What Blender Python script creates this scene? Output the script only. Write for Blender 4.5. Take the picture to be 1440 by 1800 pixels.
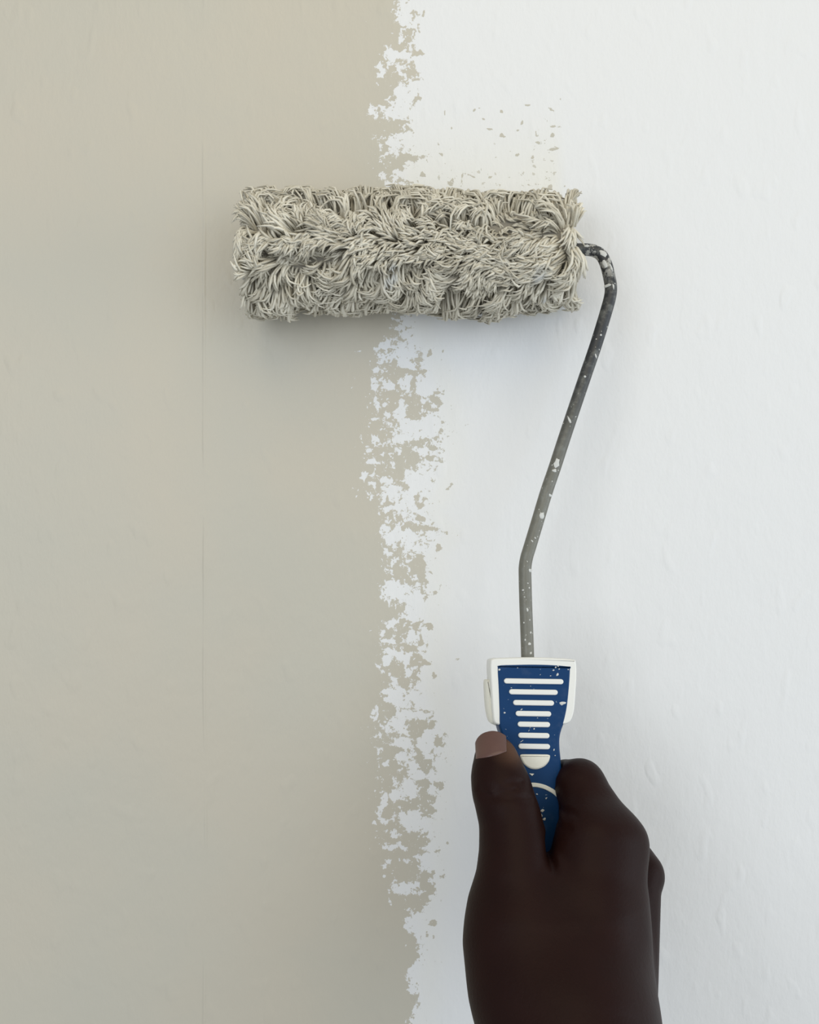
import bpy, math, random
import numpy as np
from mathutils import Vector

# ------------------------------------------------------------------ clear
for o in list(bpy.data.objects):
    bpy.data.objects.remove(o, do_unlink=True)
scene = bpy.context.scene
COL = scene.collection
rng = np.random.default_rng(11)
random.seed(5)

# ------------------------------------------------------------------ camera, world, lights, exposure
Z0 = 1.40            # height of the lens above the floor (m)
CAMD = 500.0         # lens to wall (mm)
FPX = 1600.0         # focal length in pixels of a 1440 px wide frame
cd = bpy.data.cameras.new('camera')
cam = bpy.data.objects.new('camera', cd)
COL.objects.link(cam)
cam.location = (0, -CAMD / 1000, Z0)
cam.rotation_euler = (math.pi / 2, 0, 0)
cd.sensor_fit = 'HORIZONTAL'
cd.sensor_width = 36
cd.lens = 36 * FPX / 1440
cd.clip_start = 0.01
scene.camera = cam

world = bpy.data.worlds.new('room_daylight')
scene.world = world
world.use_nodes = True
bg = world.node_tree.nodes['Background']
bg.inputs[0].default_value = (0.82, 0.90, 1.0, 1)
bg.inputs[1].default_value = 0.52


def area(name, loc, target, sx, sy, power, color):
    l = bpy.data.lights.new(name, 'AREA')
    l.shape = 'RECTANGLE'
    l.size, l.size_y = sx, sy
    l.energy = power
    l.color = color
    o = bpy.data.objects.new(name, l)
    COL.objects.link(o)
    o.location = loc
    o.rotation_euler = (Vector(target) - Vector(loc)).to_track_quat('-Z', 'Y').to_euler()
    return o


area('ceiling_lamp_light', (0.10, -1.00, Z0 + 1.00), (0.05, 0, Z0), 1.2, 0.9, 6.0, (1.0, 0.84, 0.54))
area('right_fill_light', (1.15, -1.9, Z0 + 0.10), (0, 0, Z0), 1.1, 1.5, 11.5, (0.86, 0.93, 1.0))  # added frontal fill, set behind the camera to lift the roller's shadow
area('side_window_light', (1.8, -0.50, Z0 - 0.05), (0, 0, Z0 - 0.1), 0.7, 1.3, 10, (0.88, 0.94, 1.0))
area('left_fill_light', (-0.95, -1.9, Z0 + 0.15), (0, 0, Z0), 0.9, 1.5, 13, (0.90, 0.95, 1.0))  # added frontal fill on the left to lift shadows; no known doorway

vs = scene.view_settings
vs.view_transform = 'Standard'
vs.look = 'None'
vs.gamma = 1
vs.use_curve_mapping = False
vs.exposure = -0.10


# ------------------------------------------------------------------ helpers
def sc(w):
    return FPX / (CAMD - w)


def P(px, py, w):
    """pixel + distance from the wall (mm) -> X right, Y up, W off the wall, all mm"""
    s = sc(w)
    return np.array([(px - 720) / s, (900 - py) / s, w])


def to_world(a):
    a = np.asarray(a, float)
    out = np.empty_like(a)
    out[..., 0] = a[..., 0] / 1000
    out[..., 1] = -a[..., 2] / 1000
    out[..., 2] = Z0 + a[..., 1] / 1000
    return out


def mesh_obj(name, verts, faces, mat, parent=None, smooth=True, mm=True):
    me = bpy.data.meshes.new(name)
    v = to_world(verts) if mm else np.asarray(verts, float)
    if isinstance(faces, np.ndarray):
        n, k = faces.shape
        me.vertices.add(len(v))
        me.vertices.foreach_set('co', v.astype(np.float32).ravel())
        me.loops.add(n * k)
        me.loops.foreach_set('vertex_index', faces.astype(np.int32).ravel())
        me.polygons.add(n)
        me.polygons.foreach_set('loop_start', np.arange(0, n * k, k, dtype=np.int32))
        me.polygons.foreach_set('loop_total', np.full(n, k, dtype=np.int32))
        me.update(calc_edges=True)
        me.validate()
    else:
        me.from_pydata([tuple(p) for p in v], [], faces)
        me.update()
    if smooth:
        me.polygons.foreach_set('use_smooth', np.ones(len(me.polygons), dtype=bool))
    me.materials.append(mat)
    o = bpy.data.objects.new(name, me)
    COL.objects.link(o)
    if parent is not None:
        o.parent = parent
        o.matrix_parent_inverse = parent.matrix_world.inverted()
    return o


def point_attr(o, name, vals):
    a = o.data.attributes.new(name, 'FLOAT', 'POINT')
    a.data.foreach_set('value', np.asarray(vals, np.float32))


def catmull(pts, n=6, closed=False):
    pts = [np.asarray(p, float) for p in pts]
    out = []
    m = len(pts)
    rngi = range(m) if closed else range(m - 1)
    for i in rngi:
        if closed:
            p0, p1, p2, p3 = pts[i - 1], pts[i], pts[(i + 1) % m], pts[(i + 2) % m]
        else:
            p0, p1, p2, p3 = pts[max(i - 1, 0)], pts[i], pts[i + 1], pts[min(i + 2, m - 1)]
        for k in range(n):
            t = k / n
            out.append(0.5 * (2 * p1 + (p2 - p0) * t + (2 * p0 - 5 * p1 + 4 * p2 - p3) * t * t
                              + (3 * p1 - p0 - 3 * p2 + p3) * t ** 3))
    if not closed:
        out.append(pts[-1])
    return np.array(out)


class NT:
    def __init__(self, name):
        self.m = bpy.data.materials.new(name)
        self.m.use_nodes = True
        self.t = self.m.node_tree
        self.b = self.t.nodes['Principled BSDF']

    def n(self, typ, **kw):
        nd = self.t.nodes.new(typ)
        for k, v in kw.items():
            if k.startswith('i_'):
                key = k[2:]
                key = int(key) if key.isdigit() else key.replace('_', ' ')
                self.put(nd.inputs[key], v)
            else:
                setattr(nd, k, v)
        return nd

    def put(self, sock, v):
        if isinstance(v, bpy.types.NodeSocket):
            self.t.links.new(v, sock)
        else:
            sock.default_value = v

    def math(self, op, a, b=0.0, c=0.0, clamp=False):
        nd = self.t.nodes.new('ShaderNodeMath')
        nd.operation = op
        nd.use_clamp = clamp
        self.put(nd.inputs[0], a)
        self.put(nd.inputs[1], b)
        self.put(nd.inputs[2], c)
        return nd.outputs[0]

    def smooth(self, v, lo, hi, a=0.0, b=1.0):
        nd = self.n('ShaderNodeMapRange', interpolation_type='SMOOTHSTEP')
        self.put(nd.inputs[0], v)
        for i, x in enumerate((lo, hi, a, b)):
            self.put(nd.inputs[i + 1], x)
        return nd.outputs[0]

    def mix(self, f, a, b):
        nd = self.n('ShaderNodeMix', data_type='RGBA')
        self.put(nd.inputs[0], f)
        self.put(nd.inputs[6], a)
        self.put(nd.inputs[7], b)
        return nd.outputs[2]

    def coords(self, scale=(1, 1, 1)):
        tc = self.n('ShaderNodeTexCoord')
        mp = self.n('ShaderNodeMapping')
        self.t.links.new(tc.outputs['Object'], mp.inputs[0])
        mp.inputs['Scale'].default_value = scale
        return mp.outputs[0]

    def noise(self, vec, scale, detail=2, rough=0.5, dist=0.0):
        nd = self.n('ShaderNodeTexNoise')
        self.put(nd.inputs['Vector'], vec)
        nd.inputs['Scale'].default_value = scale
        nd.inputs['Detail'].default_value = detail
        nd.inputs['Roughness'].default_value = rough
        nd.inputs['Distortion'].default_value = dist
        return nd.outputs[0]

    def bump(self, h, strength, dist):
        nd = self.n('ShaderNodeBump')
        nd.inputs['Strength'].default_value = strength
        nd.inputs['Distance'].default_value = dist
        self.put(nd.inputs['Height'], h)
        self.t.links.new(nd.outputs[0], self.b.inputs['Normal'])

    def set(self, **kw):
        for k, v in kw.items():
            self.put(self.b.inputs[k.replace('_', ' ')], v)
        return self.m


def rgb(r, g, b):
    f = lambda c: c / 12.92 if c <= 0.04045 else ((c + 0.055) / 1.055) ** 2.4
    return (f(r / 255), f(g / 255), f(b / 255), 1)


# ------------------------------------------------------------------ materials
BEIGE = (0.485, 0.450, 0.362, 1)
WHITE = (0.775, 0.77, 0.75, 1)


def mat_wall():
    m = NT('two_tone_wall_paint')
    co = m.coords()
    at = m.n('ShaderNodeAttribute', attribute_name='paint_cover').outputs['Fac']
    th = m.n('ShaderNodeAttribute', attribute_name='thin_paint').outputs['Fac']
    n1 = m.noise(co, 280, 3, 0.62, 0.5)
    n2 = m.noise(co, 760, 2, 0.6)
    nn = m.math('ADD', m.math('MULTIPLY', m.math('SUBTRACT', n1, 0.5), 6.2),
                m.math('MULTIPLY', m.math('SUBTRACT', n2, 0.5), 2.8))
    f = m.math('ADD', at, nn)
    mask = m.smooth(f, -0.22, 0.26)
    # sparse dry flecks inside thinly rolled areas
    cs = m.coords((1, 1, 1.0))
    f1 = m.noise(cs, 330, 2, 0.6)
    fl = m.smooth(m.math('ADD', f1, m.math('MULTIPLY', th, 0.13)), 0.725, 0.76)
    fl = m.math('MULTIPLY', fl, m.smooth(th, 0.15, 0.5))
    mask = m.math('MAXIMUM', mask, m.math('MULTIPLY', fl, 0.75))
    big = m.noise(co, 9, 3, 0.5)
    beige = m.mix(m.smooth(big, 0.3, 0.7), (0.520, 0.490, 0.405, 1), (0.545, 0.498, 0.402, 1))
    white = m.mix(m.math('MULTIPLY', th, 0.42), WHITE, (0.775, 0.745, 0.62, 1))
    col = m.mix(mask, white, beige)
    # relief: soft vertical lumps of old plaster, fine orange peel, a hairline joint
    st = m.coords((1, 1, 0.55))
    l1 = m.noise(st, 150, 3, 0.55)
    l2 = m.noise(st, 420, 2, 0.5)
    l3 = m.noise(co, 30, 2, 0.5)
    bumpv = m.smooth(m.noise(st, 95, 1, 0.4), 0.60, 0.78)
    sep = m.n('ShaderNodeSeparateXYZ')
    m.t.links.new(co, sep.inputs[0])
    wob = m.math('MULTIPLY', m.math('SUBTRACT', m.noise(co, 7, 2), 0.5), 0.0045)
    dx = m.math('ABSOLUTE', m.math('ADD', m.math('SUBTRACT', sep.outputs[0], (360 - 720) / 3200), wob))
    seam = m.smooth(dx, 0.0002, 0.0013, 1.0, 0.0)
    seam = m.math('MULTIPLY', seam, m.smooth(m.noise(co, 14, 2), 0.40, 0.58))
    h = m.math('ADD', m.math('MULTIPLY', l1, 0.55), m.math('MULTIPLY', l2, 0.25))
    h = m.math('ADD', h, m.math('MULTIPLY', l3, 1.5))
    h = m.math('ADD', h, m.math('MULTIPLY', bumpv, 0.5))
    h = m.math('ADD', h, m.math('MULTIPLY', seam, 0.55))
    h = m.math('ADD', h, m.math('MULTIPLY', mask, 0.12))
    m.bump(h, 0.6, 0.0008)
    return m.set(Base_Color=col, Roughness=m.math('SUBTRACT', 0.62, m.math('MULTIPLY', mask, 0.12)))


def mat_nap():
    m = NT('paint_soaked_nap')
    co = m.coords()
    t = m.n('ShaderNodeAttribute', attribute_name='tint').outputs['Fac']
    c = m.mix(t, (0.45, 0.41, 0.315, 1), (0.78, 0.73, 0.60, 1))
    blue = m.smooth(m.noise(co, 38, 2), 0.66, 0.74)
    c = m.mix(m.math('MULTIPLY', blue, 0.45), c, (0.42, 0.47, 0.52, 1))
    m.bump(m.noise(co, 1500, 2), 0.35, 0.0004)
    return m.set(Base_Color=c, Roughness=0.55)


def mat_core():
    m = NT('nap_backing')
    co = m.coords()
    c = m.mix(m.noise(co, 300, 2), (0.16, 0.145, 0.12, 1), (0.30, 0.27, 0.21, 1))
    return m.set(Base_Color=c, Roughness=0.8)


def mat_rod():
    m = NT('worn_steel_with_paint')
    co = m.coords()
    sep = m.n('ShaderNodeSeparateXYZ')
    m.t.links.new(co, sep.inputs[0])
    g = m.smooth(sep.outputs[2], Z0 + 0.00, Z0 + 0.085)        # the upper arm is black enamelled
    base = m.mix(g, (0.165, 0.160, 0.130, 1), (0.032, 0.034, 0.036, 1))
    var = m.noise(co, 240, 3, 0.6)
    base = m.mix(m.math('MULTIPLY', m.smooth(var, 0.45, 0.72), 0.45), base, (0.22, 0.225, 0.20, 1))
    fleck = m.smooth(m.noise(co, 620, 2, 0.6), 0.70, 0.73)
    base = m.mix(fleck, base, (0.62, 0.62, 0.56, 1))
    top = m.smooth(sep.outputs[2], Z0 + 0.112, Z0 + 0.132)     # dried paint round the bend
    smear = m.math('MULTIPLY', m.smooth(m.noise(co, 210, 3, 0.65), 0.47, 0.55), top)
    base = m.mix(m.math('MULTIPLY', smear, 0.85), base, (0.50, 0.49, 0.44, 1))
    m.bump(var, 0.4, 0.0006)
    return m.set(Base_Color=base, Roughness=0.45, Metallic=0.15)


def mat_plastic(name, col, rough, speck, spcol, thr=0.70, spec=0.5):
    m = NT(name)
    co = m.coords()
    s = m.smooth(m.noise(co, 560, 2, 0.6), thr, thr + 0.03)
    s2 = m.smooth(m.noise(co, 120, 3, 0.6), 0.55, 0.75)
    c = m.mix(m.math('MULTIPLY', s2, 0.03), col, spcol)
    c = m.mix(m.math('MULTIPLY', s, speck), c, spcol)
    m.bump(m.noise(co, 900, 2), 0.08, 0.0004)
    return m.set(Base_Color=c, Roughness=rough, Specular_IOR_Level=spec)


def mat_skin():
    m = NT('dark_brown_skin')
    co = m.coords()
    pale = m.n('ShaderNodeAttribute', attribute_name='pale').outputs['Fac']
    v = m.noise(co, 60, 3, 0.55)
    c = m.mix(v, (0.0115, 0.0038, 0.0029, 1), (0.0185, 0.0062, 0.0045, 1))
    c = m.mix(pale, c, (0.105, 0.054, 0.032, 1))
    cell = m.n('ShaderNodeTexVoronoi', feature='DISTANCE_TO_EDGE')
    m.put(cell.inputs['Vector'], co)
    cell.inputs['Scale'].default_value = 900
    h = m.math('ADD', m.math('MULTIPLY', cell.outputs[0], 0.5), m.noise(co, 500, 3, 0.6))
    m.bump(h, 0.22, 0.0005)
    m.b.inputs['Subsurface Weight'].default_value = 0.06
    m.b.inputs['Subsurface Radius'].default_value = (0.004, 0.0015, 0.0008)
    return m.set(Base_Color=c, Roughness=0.47, Specular_IOR_Level=0.10)


def mat_nail():
    m = NT('fingernail')
    co = m.coords((1, 1, 0.3))
    c = m.mix(m.noise(co, 200, 2), (0.098, 0.047, 0.036, 1), (0.125, 0.062, 0.048, 1))
    return m.set(Base_Color=c, Roughness=0.38)


M_WALL = mat_wall()
M_NAP = mat_nap()
M_CORE = mat_core()
M_ROD = mat_rod()
M_BLUE = mat_plastic('blue_grip_rubber', (0.0006, 0.036, 0.122, 1), 0.50, 0.55, (0.45, 0.52, 0.55, 1), 0.725, 0.22)
M_WPLAST = mat_plastic('white_plastic', (0.80, 0.79, 0.73, 1), 0.35, 0.5, (0.42, 0.40, 0.36, 1), 0.755)
M_CREAM = mat_plastic('cream_plastic', (0.80, 0.775, 0.66, 1), 0.4, 0.6, (0.30, 0.27, 0.22, 1), 0.755)
M_DRIP = mat_plastic('dried_white_paint', (0.60, 0.60, 0.56, 1), 0.5, 0.3, (0.5, 0.5, 0.46, 1), 0.75)
M_SKIN = mat_skin()
M_NAIL = mat_nail()

# ------------------------------------------------------------------ the wall
# where the beige coat ends: y, first bare flecks, last beige
EDGE = [(-200, 680, 735), (0, 688, 728), (50, 690, 742), (100, 672, 728), (150, 660, 738), (200, 652, 728), (250, 660, 726),
        (300, 664, 738), (340, 674, 730), (450, 690, 724), (570, 688, 722), (620, 656, 742), (680, 650, 772),
        (740, 648, 776), (800, 640, 782), (860, 640, 764), (900, 664, 745), (940, 668, 776), (980, 672, 748),
        (1040, 670, 752), (1080, 682, 742), (1100, 670, 752), (1150, 664, 750), (1200, 674, 742), (1260, 656, 768),
        (1300, 656, 780), (1350, 660, 768), (1400, 660, 762), (1450, 660, 756), (1500, 666, 758), (1540, 690, 762),
        (1570, 700, 752), (1600, 712, 738), (1630, 712, 738), (1660, 730, 744), (1690, 730, 744), (1710, 716, 736),
        (1740, 716, 736), (1755, 730, 742), (1770, 726, 738), (1785, 714, 728), (2000, 690, 750)]
# patches read off the photograph in wall pixels: x, y, rx, ry
def z(s, ox, oy, lst):
    return [(ox + a / s, oy + b / s, c / s, d / s) for a, b, c, d in lst]
B = []
Wb = []
B += z(4.2875, 600, 540, [(560, 400, 55, 35), (530, 500, 40, 80), (560, 650, 45, 50), (550, 770, 60, 70), (620, 480, 30, 20),
     (735, 630, 40, 20), (710, 700, 50, 30), (650, 760, 40, 30), (600, 820, 60, 25), (750, 880, 25, 20), (740, 980, 22, 45),
     (690, 1060, 25, 20), (560, 1140, 50, 60), (540, 1190, 30, 50), (670, 1140, 30, 35), (590, 1020, 70, 25), (500, 1080, 30, 40),
     (560, 1440, 35, 35), (600, 1490, 35, 18), (575, 1670, 40, 35), (660, 1660, 50, 30), (770, 1690, 30, 15), (450, 480, 80, 50),
     (400, 700, 50, 60), (440, 1260, 50, 50), (470, 1320, 40, 50), (450, 1140, 40, 40), (590, 1590, 25, 20), (825, 1345, 22, 10),
     (770, 1150, 14, 22), (780, 330, 14, 12), (660, 360, 22, 25), (600, 350, 14, 30)])
Wb += z(4.2875, 600, 540, [(270, 600, 25, 25), (360, 610, 30, 25), (270, 720, 22, 35), (330, 290, 40, 30), (265, 320, 30, 25),
     (310, 375, 25, 20), (480, 390, 80, 60), (620, 600, 60, 60), (480, 560, 40, 40), (460, 780, 50, 45), (460, 920, 25, 25),
     (540, 900, 50, 60), (640, 880, 60, 60), (450, 990, 60, 30), (620, 1080, 50, 40), (180, 1270, 25, 25), (220, 1150, 25, 25),
     (340, 1300, 40, 30), (400, 1400, 40, 35), (560, 1300, 80, 60), (520, 1400, 50, 60), (440, 1490, 40, 30), (400, 1720, 60, 50),
     (350, 1680, 25, 25), (520, 1750, 60, 40), (350, 1540, 25, 30), (240, 1330, 25, 18), (260, 985, 18, 18), (240, 855, 20, 10),
     (360, 720, 30, 15), (270, 545, 18, 18), (130, 358, 14, 9), (140, 230, 7, 7), (130, 1410, 9, 9), (100, 510, 5, 8), (60, 620, 5, 8),
     (240, 1440, 14, 18), (320, 1430, 14, 40), (300, 1110, 14, 14), (360, 790, 25, 25), (260, 470, 22, 22), (700, 500, 40, 30)])
B += z(4.2875, 600, 960, [(580, 150, 60, 60), (620, 260, 30, 110), (440, 220, 110, 50), (440, 480, 50, 60), (350, 500, 50, 30),
     (590, 70, 30, 25), (700, 360, 25, 25), (650, 420, 25, 30), (520, 780, 60, 30), (655, 600, 28, 30), (480, 570, 25, 30),
     (560, 640, 20, 60), (440, 640, 60, 40), (600, 720, 40, 25), (550, 860, 40, 30), (620, 880, 40, 25), (430, 920, 50, 60),
     (560, 970, 30, 60), (470, 1030, 40, 40), (360, 1250, 45, 50), (580, 1370, 50, 60), (670, 1350, 50, 25), (550, 1470, 35, 25),
     (590, 1530, 30, 30), (430, 1530, 35, 25), (360, 1570, 60, 60), (580, 1610, 60, 40), (650, 1670, 30, 40), (740, 1570, 30, 20),
     (370, 1690, 50, 50), (460, 1700, 50, 50), (860, 840, 28, 13), (740, 1480, 40, 40), (620, 1790, 40, 20), (720, 20, 20, 18),
     (700, 975, 12, 25), (640, 1250, 20, 25), (610, 550, 14, 14)])
Wb += z(4.2875, 600, 960, [(400, 330, 90, 70), (380, 590, 60, 40), (500, 480, 60, 60), (540, 400, 60, 50), (620, 490, 60, 50),
     (520, 680, 40, 40), (350, 710, 40, 20), (470, 850, 50, 50), (380, 810, 40, 20), (350, 850, 30, 20), (500, 950, 40, 25),
     (400, 1150, 70, 80), (600, 1150, 60, 50), (370, 1330, 60, 30), (260, 1270, 18, 35), (520, 1280, 60, 40), (450, 1330, 40, 40),
     (480, 1480, 70, 40), (640, 1470, 60, 60), (460, 1600, 50, 50), (520, 1700, 60, 60), (370, 950, 15, 20), (410, 1000, 25, 30),
     (375, 170, 15, 20), (520, 170, 15, 12), (560, 250, 20, 15), (350, 60, 30, 30), (280, 1420, 12, 25), (290, 1550, 25, 12),
     (345, 1650, 25, 15), (325, 1180, 18, 14), (290, 895, 12, 14), (320, 660, 14, 30)])
B += z(4.092, 600, 1360, [(340, 70, 40, 40), (470, 230, 60, 50), (330, 280, 25, 40), (590, 80, 45, 25), (570, 150, 30, 40),
     (580, 230, 40, 40), (640, 270, 35, 40), (640, 180, 40, 30), (410, 390, 35, 40), (330, 390, 45, 30), (340, 480, 70, 25),
     (510, 470, 60, 40), (580, 490, 50, 30), (380, 590, 120, 40), (540, 570, 60, 40), (460, 680, 120, 70), (600, 750, 70, 70),
     (640, 830, 40, 40), (540, 930, 80, 60), (600, 900, 40, 40), (660, 1070, 55, 35), (620, 1160, 18, 20), (660, 1180, 24, 20),
     (700, 90, 25, 40), (690, 550, 25, 14), (740, 870, 18, 12), (730, 760, 18, 14), (620, 1770, 14, 30), (765, 480, 18, 14),
     (610, 435, 20, 10)])
Wb += z(4.092, 600, 1360, [(400, 150, 40, 60), (480, 110, 60, 40), (300, 200, 25, 80), (500, 340, 60, 50), (400, 440, 30, 40),
     (320, 510, 50, 25), (320, 640, 25, 40), (320, 740, 25, 20), (420, 830, 60, 45), (520, 870, 20, 25), (340, 930, 20, 40),
     (650, 620, 60, 60), (540, 600, 30, 12), (470, 650, 12, 20), (520, 1080, 70, 70), (480, 1235, 14, 18), (530, 1440, 50, 55),
     (500, 1560, 22, 35), (235, 370, 12, 14), (300, 340, 30, 14), (530, 785, 22, 14)])
B += z(3.2727, 600, 0, [(310, 180, 40, 40), (390, 180, 30, 40), (330, 260, 40, 30), (440, 290, 50, 20), (460, 80, 20, 20),
     (290, 440, 60, 60), (250, 530, 60, 50), (400, 430, 25, 40), (300, 720, 60, 40), (360, 720, 30, 40), (350, 850, 30, 40),
     (400, 910, 80, 25), (320, 950, 60, 30), (370, 1080, 30, 40), (420, 100, 15, 40), (430, 570, 25, 20), (350, 380, 30, 30)])
Wb += z(3.2727, 600, 0, [(380, 110, 50, 50), (345, 205, 18, 40), (380, 40, 40, 40), (300, 330, 60, 40), (230, 410, 30, 40),
     (340, 400, 30, 30), (370, 300, 25, 40), (350, 550, 60, 40), (320, 640, 60, 40), (300, 820, 40, 40), (210, 660, 12, 12),
     (180, 630, 20, 30), (290, 180, 12, 12), (30, 90, 12, 12), (120, 115, 15, 10), (230, 1010, 25, 15), (280, 1090, 20, 30),
     (370, 1000, 50, 30), (370, 830, 25, 40), (320, 880, 15, 15), (350, 1070, 30, 25)])
FLECK = z(3.2727, 600, 0, [(1220, 640, 30, 12), (1225, 725, 35, 13), (1210, 780, 22, 15), (1215, 850, 40, 12), (855, 755, 30, 14),
     (770, 640, 12, 14), (800, 628, 10, 8), (1130, 815, 30, 15), (930, 775, 20, 10), (1085, 1060, 30, 12), (1015, 915, 18, 12),
     (640, 1050, 25, 10), (740, 1030, 20, 10), (690, 1025, 10, 18), (630, 725, 12, 14), (505, 690, 8, 10), (580, 880, 7, 14),
     (560, 830, 7, 16), (590, 640, 8, 8), (1170, 675, 9, 18), (1075, 615, 15, 9), (1120, 760, 10, 15), (1200, 1070, 12, 20),
     (1270, 1070, 9, 12), (1265, 575, 9, 14), (480, 1005, 12, 20), (860, 1020, 20, 15), (790, 970, 9, 14), (1020, 760, 20, 12),
     (1045, 690, 12, 14), (1130, 665, 12, 14), (1190, 985, 12, 8), (1100, 910, 9, 14), (910, 630, 12, 10), (825, 695, 12, 8)])


def vnoise(u, v, seed, f):
    r = np.random.default_rng(seed)
    out = np.zeros_like(u)
    for _ in range(7):
        a, b, c = r.normal(0, f), r.normal(0, f), r.uniform(0, 6.28)
        out += np.sin(a * u + b * v + c)
    return out / 2.2


def build_wall():
    S = 3.2
    xs = np.concatenate([np.linspace(-2200, (560 - 720) / S, 30)[:-1], np.arange(560, 1030.1, 2) / S - 720 / S,
                         np.linspace((1030 - 720) / S, 2200, 30)[1:]])
    zs = np.concatenate([np.linspace(-1400, (900 - 1900) / S, 20)[:-1], (np.arange(-1000, 1000.1, 2)) / S,
                         np.linspace(1000 / S, 1250, 20)[1:]])
    X, Z = np.meshgrid(xs, zs)
    px, py = 720 + X * S, 900 - Z * S
    e = np.array(EDGE, float)
    xl = np.interp(py, e[:, 0], e[:, 1])
    xr = np.interp(py, e[:, 0], e[:, 2])
    t = (px - xl) / (xr - xl)
    F = 1.0 - 2.0 * t
    F = np.where(F > 1, 1 + (F - 1) * 1.3, np.where(F < -1, -1 + (F + 1) * 0.8, F * 0.75))
    F = np.clip(F, -3.5, 4)
    wx = (vnoise(px, py, 31, 0.10) * 2.6 + vnoise(px, py, 32, 0.25) * 2.2)
    wy = (vnoise(px, py, 33, 0.10) * 2.6 + vnoise(px, py, 34, 0.25) * 2.2)
    def add(lst, amp):
        G = np.zeros_like(F)
        for (cx, cy, rx, ry) in lst:
            q = ((px + wx - cx) / (rx * 1.05)) ** 2 + ((py + wy - cy) / (ry * 1.05)) ** 2
            np.maximum(G, np.exp(-np.minimum(q, 30) ** 1.4 * 0.7), out=G)
        return G * amp
    gb, gw, gf = add(B, 1), add(Wb, 1), add(FLECK, 1)
    F = F * (1 - 0.6 * np.maximum(gb, gw)) + 1.25 * gb - 1.25 * gw
    F = F * (1 - gf) + 0.95 * gf
    sm = lambda v, a, b: np.clip((v - a) / (b - a), 0, 1) ** 2 * (3 - 2 * np.clip((v - a) / (b - a), 0, 1))
    patch = sm(px, 700, 725) * (1 - sm(px, 968, 1000)) * sm(py, 165, 330) * (1 - sm(py, 545, 565))
    halo = np.exp(-((px - (xr + 18)) / 26) ** 2) * sm(px, xr - 20, xr + 5) * 0.42
    T = np.maximum(patch * (0.65 + 0.35 * sm(px, 900, 980)), halo * (py > 560))
    verts = np.stack([X.ravel(), Z.ravel(), np.zeros(X.size)], 1)
    nx, nz = len(xs), len(zs)
    i = (np.arange(nz - 1)[:, None] * nx + np.arange(nx - 1)[None, :]).ravel()
    faces = np.stack([i, i + 1, i + nx + 1, i + nx], 1)
    o = mesh_obj('wall_back', verts, faces, M_WALL)
    o['kind'] = 'structure'
    point_attr(o, 'paint_cover', F.ravel())
    point_attr(o, 'thin_paint', T.ravel())
    return o


wall = build_wall()

# ------------------------------------------------------------------ paint roller
roller = bpy.data.objects.new('paint_roller', None)
COL.objects.link(roller)
roller['label'] = 'shaggy beige-soaked paint roller with bent steel frame and blue and white handle'
roller['category'] = 'paint roller'

RC = P(718, 446, 29.0)           # centre of the sleeve
s_ax = sc(29.0)
XA, XB = (440 - 720) / s_ax, (1006 - 720) / s_ax
A0 = 50.8                        # plane of the frame: w = A0 + BS * Y
BS = -0.161
roller.location = to_world(RC[None])[0]
bpy.context.view_layer.update()


def lathe_x(name, prof, n, mat, parent):
    """profile of (x, r) round the sleeve's axis"""
    v, f = [], []
    for (x, r) in prof:
        for k in range(n):
            a = 2 * math.pi * k / n
            v.append((x, RC[1] + r * math.cos(a), RC[2] + r * math.sin(a)))
    for i in range(len(prof) - 1):
        for k in range(n):
            k2 = (k + 1) % n
            f.append((i * n + k, i * n + k2, (i + 1) * n + k2, (i + 1) * n + k))
    return mesh_obj(name, np.array(v), f, mat, parent)


sleeve = lathe_x('roller_sleeve', [(XA + 2, 3.0), (XA + 2, 17), (XA + 3, 20.5), (XA + 5, 21.5), (0, 21.5), (XB - 5, 21.5), (XB - 3, 20.5),
                                   (XB - 2, 17), (XB - 2, 3.0)], 40, M_CORE, roller)


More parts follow.
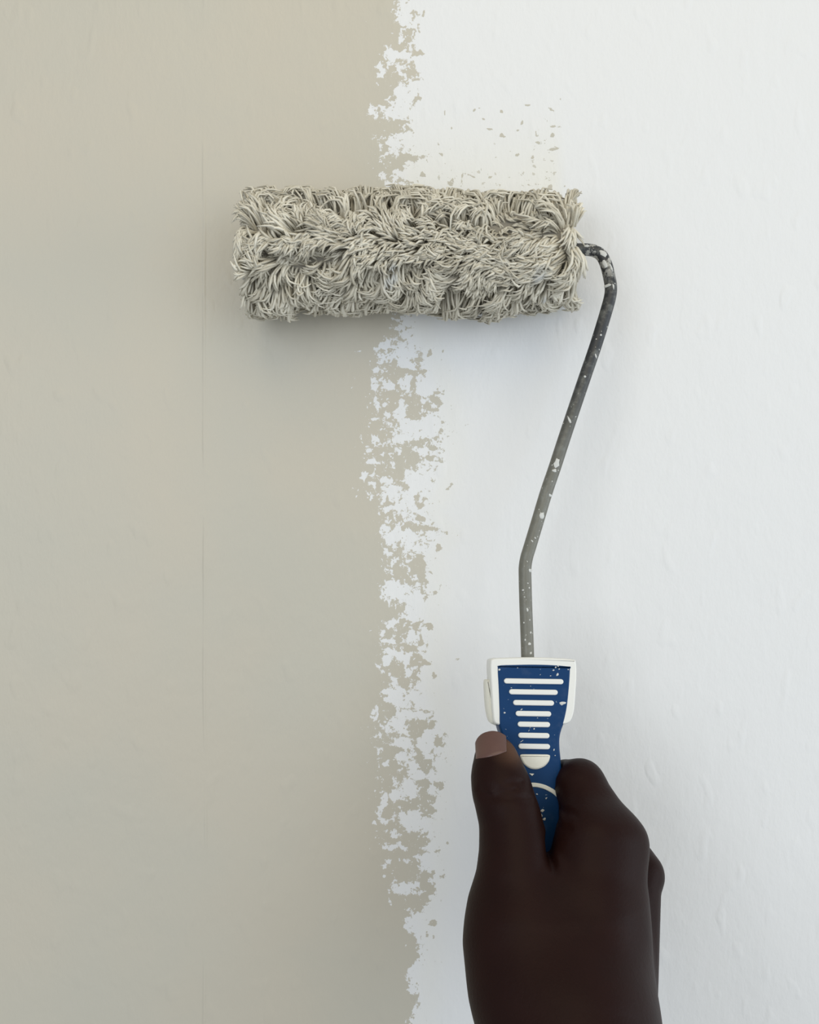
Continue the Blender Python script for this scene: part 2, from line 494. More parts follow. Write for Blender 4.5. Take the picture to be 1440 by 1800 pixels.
def build_nap():
    N = 17500
    R0 = 21.0
    span = XB - XA
    K = 760
    cu = rng.uniform(XA, XB, K)
    ct = rng.uniform(-math.pi, math.pi, K)
    u = rng.uniform(XA + 1.0, XB - 1.0, N)
    th = rng.uniform(-math.pi, math.pi, N)          # 0 faces the camera, +90 deg is up
    # partings: one above and one below the matted face, ragged, plus stray bald slits
    top_part = lambda q: 0.50 + 0.16 * vnoise(q, q * 0, 71, 0.06)
    low_part = lambda q: -0.62 + 0.15 * vnoise(q, q * 0, 72, 0.06)
    gap = vnoise(u * 0.35, th * 26, 51, 0.2) + 0.4 * vnoise(u, th * 26, 52, 0.3)
    face = (th < top_part(u)) & (th > low_part(u))
    thin = vnoise(u, th * 26, 53, 0.35)
    keep = gap > -1.02
    keep &= ~((th > top_part(u)) & (th < top_part(u) + 0.10) & (thin > -0.4))
    keep &= ~((th < low_part(u)) & (th > low_part(u) - 0.10) & (thin > -0.4))
    keep &= face | (rng.random(N) < 0.62)
    u, th = u[keep], th[keep]
    NU = 9000                                        # short undercoat, no partings
    u = np.concatenate([u, rng.uniform(XA + 2, XB - 2, NU)])
    th = np.concatenate([th, rng.uniform(-math.pi, math.pi, NU)])
    N = len(u)
    under = np.arange(N) >= N - NU
    # nearest clump
    best = np.full(N, 1e9)
    idx = np.zeros(N, int)
    for k in range(K):
        dth = (th - ct[k] + math.pi) % (2 * math.pi) - math.pi
        d = (u - cu[k]) ** 2 + (dth * 26) ** 2
        m = d < best
        best[m] = d[m]
        idx[m] = k
    mat_ = np.exp(-((cu - 5) / 55) ** 4) * ((ct < top_part(cu)) & (ct > low_part(cu)))      # matted middle of the face
    # clump direction: along the axis in front, outward toward the silhouettes
    w2 = vnoise(cu, ct * 26, 8, 0.10)
    up, dn = ct > top_part(cu), ct < low_part(cu)
    rgt = np.clip((cu - 30) / 25, 0, 1)
    mid_c = -0.25 - 0.45 * rgt + 0.45 * w2
    cax = np.where(up, rng.normal(-0.35, 0.55, K), np.where(dn, rng.normal(-0.5, 0.45, K), -1.0))
    cci = np.where(up, 0.95 + 0.3 * w2, np.where(dn, -1.0 + 0.3 * w2, mid_c)) + rng.normal(0, 0.3, K)
    wild = np.clip((-cu - 42) / 15, 0, 1) * (~up & ~dn)               # tousled tufts at the free end
    cci = cci + wild * rng.normal(0, 1.0, K)
    endf = np.clip((np.abs(cu) - span * 0.455) / (span * 0.045), 0, 1)
    cax = cax * (1 - endf) + np.sign(cu) * endf * 0.8
    cl = np.hypot(cax, cci)
    cax, cci = cax / cl, cci / cl
    clift = (rng.uniform(26.0, 31.0, K) + 1.4 * vnoise(cu, ct * 26, 61, 0.06)) * (1 - mat_) + rng.uniform(27.8, 29.3, K) * mat_
    clift += 1.5 * np.clip((np.abs(np.sin(ct)) - 0.6) / 0.3, 0, 1)
    clen = rng.uniform(8, 15, K) * (1 - mat_) + rng.uniform(6, 9, K) * mat_
    j = lambda s: rng.normal(0, s, N)
    dx = cax[idx] + j(0.13)
    dc = cci[idx] + j(0.13)
    L = clen[idx] * rng.uniform(0.8, 1.12, N)
    lift = clift[idx] + j(0.7)
    L = np.where(under, L * 0.5, L)
    lift = np.where(under, 22.8 + j(0.5), lift)
    curl = rng.normal(0, 0.18, N) + vnoise(u, th * 26, 21, 0.12) * 0.35
    pull = 0.42 * (1 - 0.7 * mat_[idx])
    dth0 = (ct[idx] - th + math.pi) % (2 * math.pi) - math.pi
    G, Sd = 6, 4
    pts = np.zeros((N, G, 3))
    for g in range(G):
        s = g / (G - 1)
        e = s ** 1.25
        a = curl * s * 1.6
        ddx = dx * np.cos(a) - dc * np.sin(a)
        ddc = dx * np.sin(a) + dc * np.cos(a)
        uu = u + ddx * L * e + (cu[idx] - u) * pull * s
        tt = th + (ddc * L * e) / 27.0 + dth0 * pull * s
        rr = R0 + (lift - R0) * np.minimum(1, 1.75 * s) ** 0.8 - np.maximum(0, s - 0.7) * 2.2 * (1 - 0.3 * rng.random(N))
        uu = np.where(uu > XB + 1, XB + 1 + (uu - XB - 1) * 0.35, np.where(uu < XA - 1, XA - 1 + (uu - XA + 1) * 0.35, uu))
        pts[:, g, 0] = uu
        pts[:, g, 1] = RC[1] + rr * np.sin(tt)
        pts[:, g, 2] = RC[2] + rr * np.cos(tt)
    pts[:, :, 2] = np.maximum(pts[:, :, 2], 0.9)
    rad0 = rng.uniform(0.46, 0.74, N) * (1 - 0.15 * mat_[idx])
    prof = np.array([0.9, 1.0, 1.05, 1.0, 0.85, 0.35])
    tan = np.gradient(pts, axis=1)
    tan /= np.linalg.norm(tan, axis=2, keepdims=True) + 1e-9
    ref = np.zeros_like(tan)
    ref[..., 1] = pts[..., 1] - RC[1]
    ref[..., 2] = pts[..., 2] - RC[2]
    ref += 1e-3
    n1 = np.cross(tan, ref)
    n1 /= np.linalg.norm(n1, axis=2, keepdims=True) + 1e-9
    n2 = np.cross(n1, tan)
    V = np.zeros((N, G, Sd, 3))
    for k in range(Sd):
        a = 2 * math.pi * k / Sd
        V[:, :, k] = pts + (n1 * math.cos(a) * 1.15 + n2 * math.sin(a) * 0.85) * (rad0[:, None] * prof[None])[..., None]
    base = (np.arange(N) * G * Sd)[:, None]
    quads = []
    for g in range(G - 1):
        for k in range(Sd):
            k2 = (k + 1) % Sd
            quads.append((g * Sd + k, g * Sd + k2, (g + 1) * Sd + k2, (g + 1) * Sd + k))
    quads.append(((G - 1) * Sd, (G - 1) * Sd + 1, (G - 1) * Sd + 2, (G - 1) * Sd + 3))
    q = (base[:, :, None] + np.array(quads)[None]).reshape(-1, 4)
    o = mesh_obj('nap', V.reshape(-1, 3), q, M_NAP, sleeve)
    o['kind'] = 'stuff'
    tint = np.where(under, -0.12, 0) + np.clip(0.45 + rng.normal(0, 0.2, N) + 0.15 * rng.normal(0, 1, K)[idx], 0, 1)  # undercoat darkened: shade between the strands put into the tint
    tt = np.repeat(tint, G * Sd).reshape(N, G, Sd) + (np.linspace(-0.15, 0.12, G))[None, :, None]  # roots darker than tips: shade down in the pile painted in
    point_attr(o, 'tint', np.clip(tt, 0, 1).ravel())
    return o


nap = build_nap()
nap['label'] = 'clumped yarn strands soaked in beige paint'


def frame_pt(px, py, off=0.0):
    """pixel on the plane of the frame (lifted off it by off mm) -> XYW"""
    a = A0 + off
    d = (CAMD - a) / (1 + BS * (900 - py) / FPX)
    return np.array([(px - 720) / FPX * d, (900 - py) / FPX * d, CAMD - d])


def tube(name, path, radii, n, mat, parent):
    path = np.asarray(path)
    T = np.gradient(path, axis=0)
    T /= np.linalg.norm(T, axis=1, keepdims=True)
    nrm = np.array([0.0, 0.16, 1.0])
    v, f = [], []
    for i, p in enumerate(path):
        b = np.cross(T[i], nrm)
        b /= np.linalg.norm(b)
        c = np.cross(b, T[i])
        for k in range(n):
            a = 2 * math.pi * k / n
            v.append(p + radii[i] * (b * math.cos(a) + c * math.sin(a)))
    m = len(path)
    for i in range(m - 1):
        for k in range(n):
            k2 = (k + 1) % n
            f.append((i * n + k, i * n + k2, (i + 1) * n + k2, (i + 1) * n + k))
    f.append(tuple(range(n))[::-1])
    f.append(tuple((m - 1) * n + k for k in range(n)))
    return mesh_obj(name, np.array(v), f, mat, parent)


ROD = [(760, 438.5), (900, 438.5), (985, 438.5), (1017, 438.5), (1033, 439), (1047, 442), (1058, 450), (1066, 466), (1071, 486), (1074, 504), (1073, 520),
       (1067, 543.5), (1049, 602.6), (1028, 664), (1006.6, 727), (989, 780), (975, 823), (960, 867), (945, 917), (932, 960),
       (926, 980), (923.3, 997), (923.2, 1015), (924.4, 1062), (926.6, 1120), (928, 1165), (929, 1190)]
rod_path = catmull([frame_pt(*p) for p in ROD], 5)
rod = tube('frame_rod', rod_path, [3.15] * len(rod_path), 20, M_ROD, roller)
rod['label'] = 'bent dark steel rod flecked with paint'

# ---- handle, in its own plane
EY = np.array([0, 1.0, BS]); EY /= np.linalg.norm(EY)
EN = np.array([0, -BS, 1.0]); EN /= np.linalg.norm(EN)
HO = frame_pt(937, 1300)


def to_uv(px, py, h):
    """pixel seen on the plane h mm in front of the frame plane -> handle coordinates"""
    p = frame_pt(px, py, h / EN[2]) - HO
    return np.array([p[0], p @ EY])


def from_uvh(u, v, h):
    return HO + np.outer(np.atleast_1d(u), [1, 0, 0]) + np.outer(np.atleast_1d(v), EY) + np.outer(np.atleast_1d(h), EN)


def slab(name, outline, prof, mat, parent, dome=0.0):
    """outline: Nx2 (u, v) anticlockwise; prof: list of (inset, h) from the back to the front"""
    o = np.asarray(outline, float)
    ar = 0.5 * np.sum(o[:, 0] * np.roll(o[:, 1], -1) - np.roll(o[:, 0], -1) * o[:, 1])
    if ar < 0:
        o = o[::-1]
    t = np.roll(o, -1, 0) - np.roll(o, 1, 0)
    t /= np.linalg.norm(t, axis=1, keepdims=True) + 1e-9
    nin = np.stack([-t[:, 1], t[:, 0]], 1)
    n = len(o)
    v, f = [], []
    for (ins, h) in prof:
        r = o + nin * ins
        v.append(from_uvh(r[:, 0], r[:, 1], np.full(n, h)))
    m = len(prof)
    for i in range(m - 1):
        for k in range(n):
            k2 = (k + 1) % n
            f.append((i * n + k, i * n + k2, (i + 1) * n + k2, (i + 1) * n + k))
    f.append(tuple(range(n))[::-1])
    f.append(tuple((m - 1) * n + k for k in range(n)))
    ob = mesh_obj(name, np.concatenate(v), f, mat, parent)
    ob.data.polygons[len(f) - 1].use_smooth = False
    ob.data.polygons[len(f) - 2].use_smooth = False
    return ob


def shade_auto(o, ang=35):
    me = o.data
    import bmesh
    bm = bmesh.new()
    bm.from_mesh(me)
    for e in bm.edges:
        if len(e.link_faces) == 2 and e.calc_face_angle(0) > math.radians(ang):
            e.smooth = False
    bm.to_mesh(me)
    bm.free()
    me.update()


HF = 11.0      # front of the blue grip above the frame plane
GR = [(876, 1168), (905, 1166.5), (938, 1166), (972, 1167), (1002, 1170), (1004.5, 1176), (1003, 1204), (1000, 1235), (997, 1254), (993, 1270),
      (988, 1284), (985, 1298), (985, 1315), (987, 1336), (988.5, 1360), (987, 1400), (986, 1440), (985, 1500), (983, 1560), (975, 1600),
      (955, 1618), (935, 1622), (915, 1618), (895, 1600), (888, 1560), (886, 1500), (885, 1440), (884, 1400), (884, 1360), (885.5, 1336),
      (886, 1315), (884, 1298), (880, 1288), (876.5, 1272), (876, 1250), (874.5, 1208), (873, 1176)]
gr = catmull([to_uv(x, y, HF) for x, y in GR], 4, True)
handle = slab('handle', gr, [(5.0, -11.0), (2.2, -10.2), (0.7, -8.2), (0, -5.5), (0, 7.5), (0.12, 9.6), (0.4, 10.5), (0.8, 10.9), (1.2, 11.0)],
              M_BLUE, roller)
shade_auto(handle, 60)
handle['label'] = 'blue rubber grip spattered with paint'

CO = [(866, 1157.5), (890, 1156), (935, 1155), (980, 1156.5), (1008, 1159), (1013, 1164), (1014, 1188), (1012.5, 1215), (1010, 1247),
      (1005, 1265), (998, 1272), (985, 1274), (935, 1275), (890, 1275), (875, 1274), (868, 1268), (865.5, 1247), (863.5, 1215), (862, 1190), (861.5, 1166)]
CIN = [(876, 1168), (905, 1166.5), (938, 1166), (972, 1167), (1002, 1170), (1004.5, 1176)]
co_ = catmull([to_uv(x, y, HF - 1) for x, y in CO], 4, True)
collar = slab('collar', co_, [(4.0, -12.0), (1.2, -11.2), (0, -8.5), (0, 8.6), (0.1, 9.7), (0.3, 10.3), (0.55, 10.6), (0.85, 10.7)], M_WPLAST, handle)
shade_auto(collar, 60)
collar['label'] = 'white plastic collar around the top of the grip'
def strip(name, pts, wid, h0, h1, mat, parent, n=6):
    c = catmull([to_uv(x, y, HF) for x, y in pts], n)
    t = np.gradient(c, axis=0)
    t /= np.linalg.norm(t, axis=1, keepdims=True)
    nn = np.stack([-t[:, 1], t[:, 0]], 1)
    w = wid / sc(80) / 2
    L = c + nn * w
    R = c - nn * w
    # rounded ends
    def cap(p, d, e):
        return [p + d * w * math.cos(a) + e * w * math.sin(a) for a in np.linspace(math.pi / 2 * 0.75, -math.pi / 2 * 0.75, 7)]
    out = list(R) + [q for q in cap(c[-1], t[-1], -nn[-1])] + list(L[::-1]) + [q for q in cap(c[0], -t[0], nn[0])]
    i = w * 0.35
    ob = slab(name, np.array(out), [(0, h0), (0, h1 - i * 0.7), (i * 0.35, h1 - i * 0.2), (i, h1)], mat, parent)
    shade_auto(ob, 50)
    return ob


ribs = [(886, 990.5, 1197.6), (895, 980.5, 1216.5), (902, 974, 1235.4), (906.5, 969, 1254.5), (910, 967, 1273.3), (911, 966, 1292.8), (911.4, 967, 1312)]
for (xa, xb, yy) in ribs:
    w = 9.2
    dy = 1.3 * (xb - xa) / 100
    r = strip('rib', [(xa + w / 2, yy - dy / 2), ((xa + xb) / 2, yy), (xb - w / 2, yy + dy / 2)], w, 9.5, 11.75, M_WPLAST, handle, 3)
# half moon
hm = [(914, 1329), (916, 1326.3), (925, 1325.8), (955, 1326), (964, 1326.5), (967, 1329), (965, 1338), (958, 1346.5), (948, 1351.3),
      (940, 1352.3), (931, 1350.5), (922, 1344.5), (917, 1337)]
ob = slab('half_moon_mark', catmull([to_uv(x, y, HF) for x, y in hm], 4, True), [(0, 9.5), (0, 11.2), (0.25, 11.55), (0.8, 11.7)], M_CREAM, handle)
shade_auto(ob, 50)
ob = slab('triangle_mark', [to_uv(x, y, HF) for x, y in [(930.5, 1359.5), (939, 1360), (935.5, 1364)]], [(0, 10), (0, 11.2), (0.15, 11.3)], M_CREAM, handle)
shade_auto(ob, 40)
strip('arc_band', [(888, 1399), (905, 1387.5), (920, 1381.5), (938, 1379.5), (955, 1382.5), (968, 1388.5), (977, 1394.5), (984.5, 1402)], 7.2, 8.5, 11.5, M_CREAM, handle, 6)
# side clip on the left shoulder
cl = [(852.5, 1198), (858, 1194.5), (872, 1196), (874, 1240), (873, 1272), (866, 1272.5), (860, 1268), (855.5, 1250), (853, 1222)]
ob = slab('side_clip', catmull([to_uv(x, y, 0) for x, y in cl], 4, True), [(1.2, -9), (0, -7.5), (0, 3.0), (0.4, 4.2), (1.2, 4.8)], M_CREAM, handle)
shade_auto(ob, 50)


# ---- dried paint splashes
def blobs(name, items, mat, parent, seed):
    """items: centre(3), normal(3), size along, size across, rotation; lumpy flat droplets in one mesh"""
    r = np.random.default_rng(seed)
    V, F = [], []
    for (c, nrm, a, b, rot, hgt) in items:
        nrm = nrm / np.linalg.norm(nrm)
        e1 = np.cross(nrm, [0, 0, 1.0] if abs(nrm[2]) < 0.8 else [0, 1.0, 0]); e1 /= np.linalg.norm(e1)
        e2 = np.cross(nrm, e1)
        d1 = e1 * math.cos(rot) + e2 * math.sin(rot)
        d2 = -e1 * math.sin(rot) + e2 * math.cos(rot)
        k = 10
        s = len(V)
        lump = 1 + r.uniform(-0.28, 0.28, k)
        for (rad, h) in ((1.0, -0.15), (0.8, 0.65), (0.4, 1.0)):
            for i in range(k):
                an = 2 * math.pi * i / k
                V.append(c + d1 * a * rad * lump[i] * math.cos(an) + d2 * b * rad * lump[i] * math.sin(an) + nrm * h * hgt)
        for q in range(2):
            for i in range(k):
                i2 = (i + 1) % k
                F.append((s + q * k + i, s + q * k + i2, s + (q + 1) * k + i2, s + (q + 1) * k + i))
        F.append(tuple(s + 2 * k + i for i in range(k)))
    o = mesh_obj(name, np.array(V), F, mat, parent)
    o['kind'] = 'stuff'
    return o


def hpt(px, py, h=HF):
    uv = to_uv(px, py, h)
    return from_uvh(uv[0], uv[1], h)[0]


it = []
for (x, y, a, b, rot) in [(989, 1236, 1.6, 0.9, 0.2), (980, 1186, 0.8, 0.5, 0.9), (973, 1178, 0.5, 0.35, 0), (977, 1173, 0.5, 0.3, 1), (981, 1171, 0.4, 0.3, 2),
                          (983, 1176, 0.35, 0.3, 0), (950, 1186, 0.4, 0.15, 0.8), (968, 1188, 0.35, 0.2, 0), (939, 1281, 0.5, 0.35, 0.5),
                          (930, 1284, 0.5, 0.15, 0.9), (932, 1279, 0.4, 0.12, 1.2), (917, 1303, 0.9, 0.15, 0.6), (887, 1253, 0.5, 0.4, 0), (974, 1318, 0.5, 0.3, 1.2),
                          (976, 1328, 0.3, 0.25, 0), (917, 1247, 0.6, 0.25, 0.6), (961, 1403, 0.45, 0.2, 1.0), (944, 1396, 0.5, 0.3, 0), (960, 1404, 0.2, 0.5, 0.4),
                          (954, 1425, 1.0, 0.7, 0.3), (951, 1434, 0.9, 0.9, 0), (957, 1440, 0.8, 0.6, 0), (955, 1450, 0.4, 0.6, 0), (899, 1209, 0.4, 0.2, 0),
                          (910, 1174, 0.3, 0.2, 0), (878, 1177, 0.6, 0.5, 0), (999, 1177, 0.4, 0.3, 0), (945, 1262, 0.3, 0.2, 0), (933, 1206, 0.2, 0.2, 0)]:
    it.append((hpt(x, y), EN, a, b, rot, 0.22))
blobs('paint_spatter', it, M_DRIP, handle, 2)
it = []
for (x, y, a, b, rot, side) in [(977, 816, 2.4, 1.3, 1.25, 0), (972, 829, 1.0, 0.8, 0, 0), (966, 872, 1.3, 0.7, 1.2, 0.7), (951, 908, 1.6, 1.3, 1.0, 0.3),
                                (929, 1003, 1.6, 0.8, 1.4, 0.75), (1046, 629, 1.3, 0.45, 2.0, 0.5), (996, 739, 2.0, 0.5, 2.0, -0.3), (1023, 664, 0.7, 0.6, 0, -0.1),
                                (916, 1038, 0.6, 0.5, 0, -0.5), (929, 951, 0.4, 0.7, 0.6, 0), (936, 946, 0.4, 0.6, 0.5, 0.3), (925, 1072, 0.5, 0.9, 0, 0.1),
                                (931, 1034, 0.4, 0.5, 0, 0.5), (932, 1112, 0.4, 0.6, 0, 0.5), (928, 1132, 0.7, 0.7, 0, 0.2), (932, 1148, 0.6, 0.6, 0, 0.4),
                                (918, 1095, 0.4, 0.4, 0, -0.5), (919, 1125, 0.4, 0.5, 0, -0.4), (930, 1026, 0.4, 0.4, 0, 0.3), (1056, 452, 2.4, 1.3, -0.7, 0),
                                (1062, 468, 2.2, 1.0, -1.2, -0.5), (1070, 475, 2.6, 0.5, -1.3, 0.4), (1067, 505, 2.0, 0.8, -1.4, -0.7), (1030, 438, 1.3, 0.9, 0, 0.2),
                                (1074, 508, 1.6, 0.5, -1.5, 0.2), (932, 1090, 0.4, 0.4, 0, 0.4), (921, 1050, 0.4, 0.3, 0, -0.3), (1053, 592, 0.5, 0.5, 0, 0.2)]:
    # nearest point of the rod's centre line in the frame plane
    p = frame_pt(x, y, 0)
    k = int(np.argmin(np.linalg.norm(rod_path - p, axis=1)))
    T = rod_path[min(k + 1, len(rod_path) - 1)] - rod_path[max(k - 1, 0)]
    T /= np.linalg.norm(T)
    c = rod_path[k] + T * ((p - rod_path[k]) @ T)
    br = np.cross(T, EN)
    if br[0] < 0:
        br = -br
    nrm = EN * math.sqrt(1 - side * side) + br * side
    it.append((c + nrm * 3.1, nrm, a, b, rot, 0.3))
blobs('paint_spatter', it, M_DRIP, rod, 4)


# ------------------------------------------------------------------ the hand
def round_cone(p, a, b, ra, rb):
    """distance to a tapered capsule"""
    ba = b - a
    l2 = float(ba @ ba)
    q = [p[i] - a[i] for i in range(3)]
    t = np.clip((q[0] * ba[0] + q[1] * ba[1] + q[2] * ba[2]) / l2, 0, 1)
    d = np.sqrt((q[0] - t * ba[0]) ** 2 + (q[1] - t * ba[1]) ** 2 + (q[2] - t * ba[2]) ** 2)
    return d - (ra + (rb - ra) * t)


def smin(a, b, k):
    h = np.clip(0.5 + 0.5 * (b - a) / k, 0, 1)
    return b * (1 - h) + a * h - k * h * (1 - h)


def chain(p, pts, k):
    d = None
    for (a, b) in zip(pts[:-1], pts[1:]):
        e = round_cone(p, P(*a[:3]), P(*b[:3]), a[3], b[3])
        d = e if d is None else smin(d, e, k)
    return d


THUMB = [(872, 1331, 88, 9.4), (876, 1362, 92, 10.9), (884, 1394, 96, 12.2), (897, 1440, 101, 12.6), (905, 1495, 107, 14.2), (906, 1545, 113, 15.2)]
THENAR = [(906, 1545, 113, 15.2), (907, 1600, 117, 17.2), (906, 1662, 124, 19.4), (920, 1735, 134, 20.3), (946, 1815, 144, 21.2)]
INDEX = [(1083, 1484, 101, 12.8), (1021, 1377, 81, 10.2), (955, 1374, 56, 9.2), (893, 1405, 58, 8.0)]
MIDDLE = [(1123, 1538, 87, 11.5), (1062, 1442, 58, 9.8), (960, 1452, 45, 8.8), (905, 1470, 52, 8.0)]
RING = [(1116, 1612, 77, 10.2), (1072, 1522, 48, 9.4), (972, 1525, 40, 8.5), (915, 1538, 50, 7.8)]
LITTLE = [(1113, 1678, 70, 9.8), (1070, 1600, 46, 8.4), (990, 1592, 40, 7.6), (935, 1602, 48, 7.0)]
FORE = [(1010, 1815, 142, 30), (1025, 1960, 160, 31), (1060, 2200, 190, 36), (1110, 2500, 225, 41), (1320, 4020, 300, 43)]


def hand_sdf(p):
    X, Y, Wd = p
    th = chain(p, THUMB, 5)
    th = smin(th, chain(p, THENAR, 8), 5)
    # index side: finger, flesh beside the handle, first knuckle
    ix = chain(p, INDEX, 3.5)
    ix = smin(ix, round_cone(p, P(1021, 1377, 81), P(998, 1372, 69), 10.2, 9.6), 2)
    ix = smin(ix, round_cone(p, P(1020, 1392, 86), P(1042, 1482, 104), 9.6, 14.6), 6)
    ix = smin(ix, round_cone(p, P(1042, 1482, 104), P(1030, 1560, 110), 14.6, 18.0), 8)
    # metacarpals
    pm = round_cone(p, P(1079, 1484, 101), P(1085, 1800, 128), 12.8, 15.6)
    pm = smin(pm, round_cone(p, P(1030, 1560, 110), P(1025, 1800, 136), 18.0, 24.0), 12)
    pm = smin(pm, round_cone(p, P(1120, 1540, 88), P(1088, 1800, 120), 10.8, 15.5), 5)
    pm = smin(pm, round_cone(p, P(1110, 1614, 77), P(1092, 1820, 112), 10.2, 15.0), 6)
    pm = smin(pm, round_cone(p, P(1111, 1680, 70), P(1085, 1840, 108), 10.2, 15.5), 6)
    pm = smin(pm, round_cone(p, P(1010, 1600, 98), P(1010, 1800, 122), 14.0, 24.0), 10)
    ix = smin(ix, pm, 8)
    # thumb and index side meet in the web: a crease above, one surface below
    Ycr = P(0, 1500, 110)[1]
    Ybl = P(0, 1575, 114)[1]
    k = 1.0 + 15.0 * np.clip((Ycr - Y) / (Ycr - Ybl), 0, 1)
    web = round_cone(p, P(915, 1560, 113), P(1025, 1555, 111), 14.5, 16.0)
    web2 = round_cone(p, P(930, 1640, 122), P(1030, 1640, 119), 18.0, 19.0)
    low = smin(web, web2, 14)
    h = smin(th, ix, k)
    h = smin(h, low, k * 0.8)
    # other fingers round the back of the handle
    for F in (MIDDLE, RING, LITTLE):
        h = smin(h, chain(p, F, 3.0), 1.6)
    h = smin(h, chain(p, FORE, 10), 16)
    # creases over the thumb joint and by the web
    def groove(pts, width, depth, wmin):
        d2 = np.full(X.shape, 1e9, np.float32)
        q = [P(*a) for a in pts]
        for a, b in zip(q[:-1], q[1:]):
            e = b - a
            t = np.clip(((X - a[0]) * e[0] + (Y - a[1]) * e[1]) / (e[0] ** 2 + e[1] ** 2), 0, 1)
            d2 = np.minimum(d2, (X - a[0] - t * e[0]) ** 2 + (Y - a[1] - t * e[1]) ** 2)
        return depth * np.exp(-d2 / width ** 2) * (Wd > wmin)
    h = h + groove([(843, 1392, 104), (862, 1396, 106), (884, 1391, 107), (906, 1386, 106)], 1.0, 0.95, 88)
    h = h + groove([(850, 1401, 104), (876, 1400, 107), (905, 1399, 107), (930, 1401, 104)], 1.0, 0.85, 88)
    h = h + groove([(888, 1380, 107), (903, 1376, 107), (918, 1377, 105)], 1.0, 0.95, 88)
    h = h + groove([(846, 1384, 103), (862, 1383, 105), (880, 1385, 106)], 1.0, 0.6, 88)
    h = h + groove([(966, 1480, 112), (967, 1497, 114), (969, 1514, 116)], 1.5, 4.2, 96)
    h = h + groove([(997, 1440, 108), (1004, 1434, 108), (1012, 1432, 108)], 1.1, 0.9, 92)
    h = h + groove([(1000, 1455, 110), (985, 1466, 112), (975, 1478, 113)], 1.1, 0.8, 92)
    # keep clear of the handle it closes on
    Hv = [X - HO[0], Y - HO[1], Wd - HO[2]]
    hv = Hv[1] * EY[1] + Hv[2] * EY[2]
    hh = Hv[1] * EN[1] + Hv[2] * EN[2]
    vb = to_uv(935, 1622, HF)[1]
    rr = 4.0
    ax = np.abs(Hv[0] + 0.3) - (13.15 - rr)
    ah = np.abs(hh) - (11.15 - rr)
    av = np.maximum(vb - hv, hv - 60) + rr
    box = np.sqrt(np.maximum(ax, 0) ** 2 + np.maximum(ah, 0) ** 2 + np.maximum(av, 0) ** 2) + np.minimum(np.maximum(np.maximum(ax, ah), av), 0) - rr
    return np.maximum(h, -box)


def surface_nets(fn, lo, hi, h):
    n = np.ceil((hi - lo) / h).astype(int) + 1
    gx = [(lo[i] + np.arange(n[i]) * h).astype(np.float32) for i in range(3)]
    D = fn(np.meshgrid(*gx, indexing='ij'))
    ins = D < 0
    C = n - 1
    sl = lambda o, i: slice(o, o + C[i])
    corners = [(a, b, c) for a in (0, 1) for b in (0, 1) for c in (0, 1)]
    cnt = np.zeros(C, np.int8)
    for (a, b, c) in corners:
        cnt += ins[sl(a, 0), sl(b, 1), sl(c, 2)]
    act = (cnt > 0) & (cnt < 8)
    ci = np.argwhere(act)
    vid = np.full(C, -1, np.int64)
    vid[act] = np.arange(len(ci))
    acc = np.zeros((len(ci), 3))
    num = np.zeros(len(ci))
    vals = {k: D[ci[:, 0] + k[0], ci[:, 1] + k[1], ci[:, 2] + k[2]].astype(float) for k in corners}
    for k in corners:
        for ax in range(3):
            if k[ax] == 1:
                continue
            k2 = tuple(1 if i == ax else k[i] for i in range(3))
            a, b = vals[k], vals[k2]
            m = (a < 0) != (b < 0)
            t = np.where(m, a / np.where(m, a - b, 1), 0)
            pt = np.tile(np.array(k, float), (len(ci), 1))
            pt[:, ax] = t
            acc[m] += pt[m]
            num[m] += 1
    V = lo + (ci + acc / num[:, None]) * h
    quads = []
    for ax in range(3):
        b, c = (ax + 1) % 3, (ax + 2) % 3
        s0 = [slice(None)] * 3; s1 = [slice(None)] * 3
        s0[ax] = slice(0, -1); s1[ax] = slice(1, None)
        for i in (b, c):
            s0[i] = slice(1, -1); s1[i] = slice(1, -1)
        A, Bm = ins[tuple(s0)], ins[tuple(s1)]
        e = np.argwhere(A != Bm)
        flip = A[e[:, 0], e[:, 1], e[:, 2]]
        off = np.zeros(3, int); off[b] = 1; off[c] = 1
        e = e + off
        def cell(db, dc):
            q = e.copy(); q[:, b] -= db; q[:, c] -= dc
            return vid[q[:, 0], q[:, 1], q[:, 2]]
        q = np.stack([cell(1, 1), cell(0, 1), cell(0, 0), cell(1, 0)], 1)
        q[~flip] = q[~flip][:, ::-1]
        quads.append(q)
    return V, np.concatenate(quads)


def relax(V, Q, it, keep=None):
    """a few passes of Taubin smoothing to take out the voxel grain"""
    e = np.concatenate([Q[:, [0, 1]], Q[:, [1, 2]], Q[:, [2, 3]], Q[:, [3, 0]]])
    deg = np.bincount(e.ravel(), minlength=len(V)).astype(float)
    for i in range(it):
        for lam in (0.5, -0.52):
            s = np.zeros_like(V)
            for c in range(3):
                s[:, c] = np.bincount(e[:, 0], V[e[:, 1], c], len(V)) + np.bincount(e[:, 1], V[e[:, 0], c], len(V))
            V = V + lam * (s / deg[:, None] - V)
    return V


lo = np.array([15.0, -440.0, 24.0])
hi = np.array([135.0, -88.0, 350.0])
HV, HQ = surface_nets(hand_sdf, lo, hi, 1.12)
HV = relax(HV, HQ, 3)
person = mesh_obj('person', HV, HQ, M_SKIN)
person['label'] = 'bare hand gripping the blue and white roller handle, thumb upright along its side'
person['category'] = 'person'
# paler skin at the pad side and tip of the thumb
tp = P(900, 1316, 92)
dd = np.linalg.norm((HV - tp) * np.array([1.0, 0.75, 0.8]), axis=1)
pale = np.clip(1.25 - dd / 9.5, 0, 1) ** 1.2 * 0.85
pale *= np.clip((HV[:, 1] - P(0, 1352, 95)[1]) / 5, 0, 1)
point_attr(person, 'pale', pale)


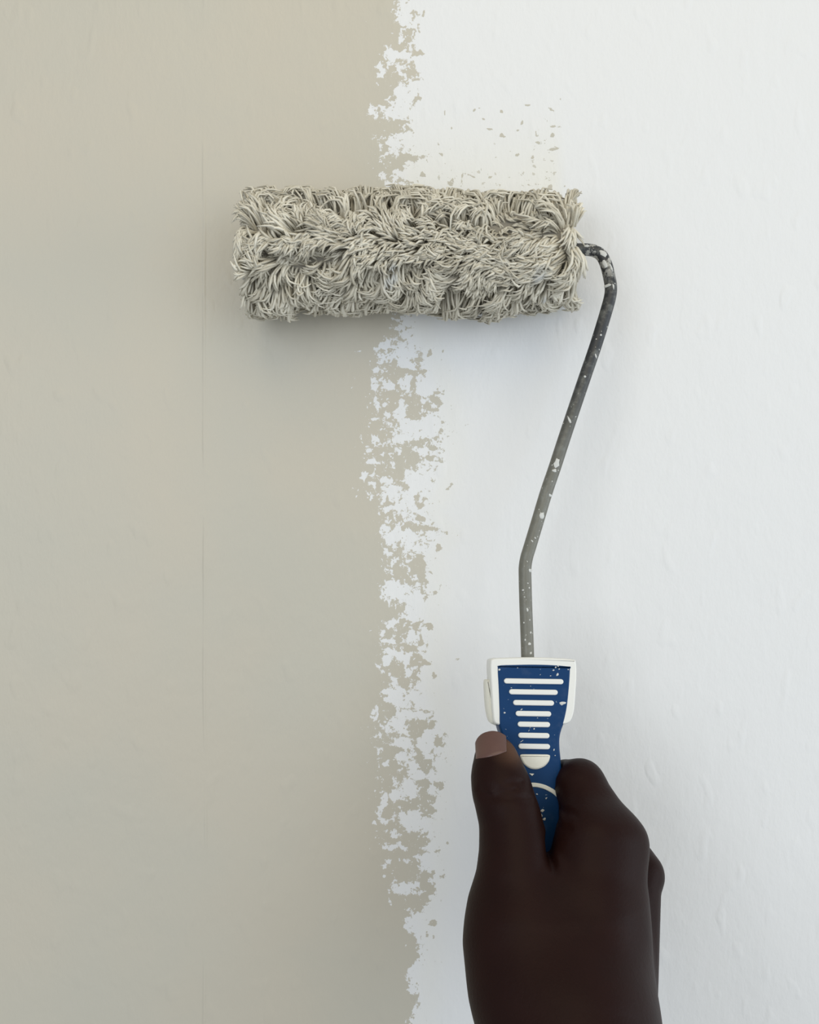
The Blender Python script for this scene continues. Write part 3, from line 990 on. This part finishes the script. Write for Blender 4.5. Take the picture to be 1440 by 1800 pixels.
def build_nail():
    tip, ip = P(*THUMB[0][:3]), P(*THUMB[2][:3])
    ax = tip - ip
    ax /= np.linalg.norm(ax)
    n0 = np.array([-0.30, 0.10, 0.93])
    n0 -= ax * (n0 @ ax)
    n0 /= np.linalg.norm(n0)
    sd = np.cross(ax, n0)
    na, nb = 25, 22
    A = np.linspace(-1, 1, na)
    Bq = np.linspace(0, 1, nb)
    base = tip - ax * 2.2
    aa, bb = np.meshgrid(A, Bq, indexing='ij')
    half = 7.3
    # rounded cuticle and free edge
    lo_ = 1.6 * aa ** 2
    hi_ = 12.6 - 3.0 * np.abs(aa) ** 2.6
    bl = lo_ + (hi_ - lo_) * bb
    org = base[None, None] + sd * (aa * half)[..., None] + ax * bl[..., None] + n0 * 20
    t = np.zeros(aa.shape)
    for _ in range(60):
        q = org - n0 * t[..., None]
        d = hand_sdf([q[..., 0], q[..., 1], q[..., 2]])
        t = np.minimum(t + d * 0.8, 34)
    hgt = 20 - t
    # the nail runs on straight where the fingertip curves away
    for jb in range(1, nb):
        lim = hgt[:, jb - 1] - 0.42 * (bl[:, jb] - bl[:, jb - 1])
        hgt[:, jb] = np.maximum(hgt[:, jb], lim)
    mid = hgt[na // 2]
    hgt = np.maximum(hgt, mid[None] - (0.16 * half) * aa ** 2 * 2.6)
    pos = lambda off: base[None, None] + sd * (aa * half)[..., None] + ax * bl[..., None] + n0 * (hgt + off)[..., None]
    edge = np.maximum(np.abs(aa) ** 6, np.maximum(1 - bb * 9, 0))
    top, bot = pos(0.42 - 0.55 * np.clip(edge, 0, 1)), pos(-0.9)
    V = np.concatenate([top.reshape(-1, 3), bot.reshape(-1, 3)])
    N = na * nb
    F = []
    I = lambda a, b: a * nb + b
    for a in range(na - 1):
        for b in range(nb - 1):
            F.append((I(a, b), I(a + 1, b), I(a + 1, b + 1), I(a, b + 1)))
            F.append((N + I(a, b), N + I(a, b + 1), N + I(a + 1, b + 1), N + I(a + 1, b)))
    per = [I(a, 0) for a in range(na)] + [I(na - 1, b) for b in range(1, nb)] + [I(a, nb - 1) for a in range(na - 2, -1, -1)] + [I(0, b) for b in range(nb - 2, 0, -1)]
    for i in range(len(per)):
        p, q = per[i], per[(i + 1) % len(per)]
        F.append((q, p, N + p, N + q))
    o = mesh_obj('thumbnail', V, F, M_NAIL, person)
    o['label'] = 'paler thumbnail'
    return o


build_nail()
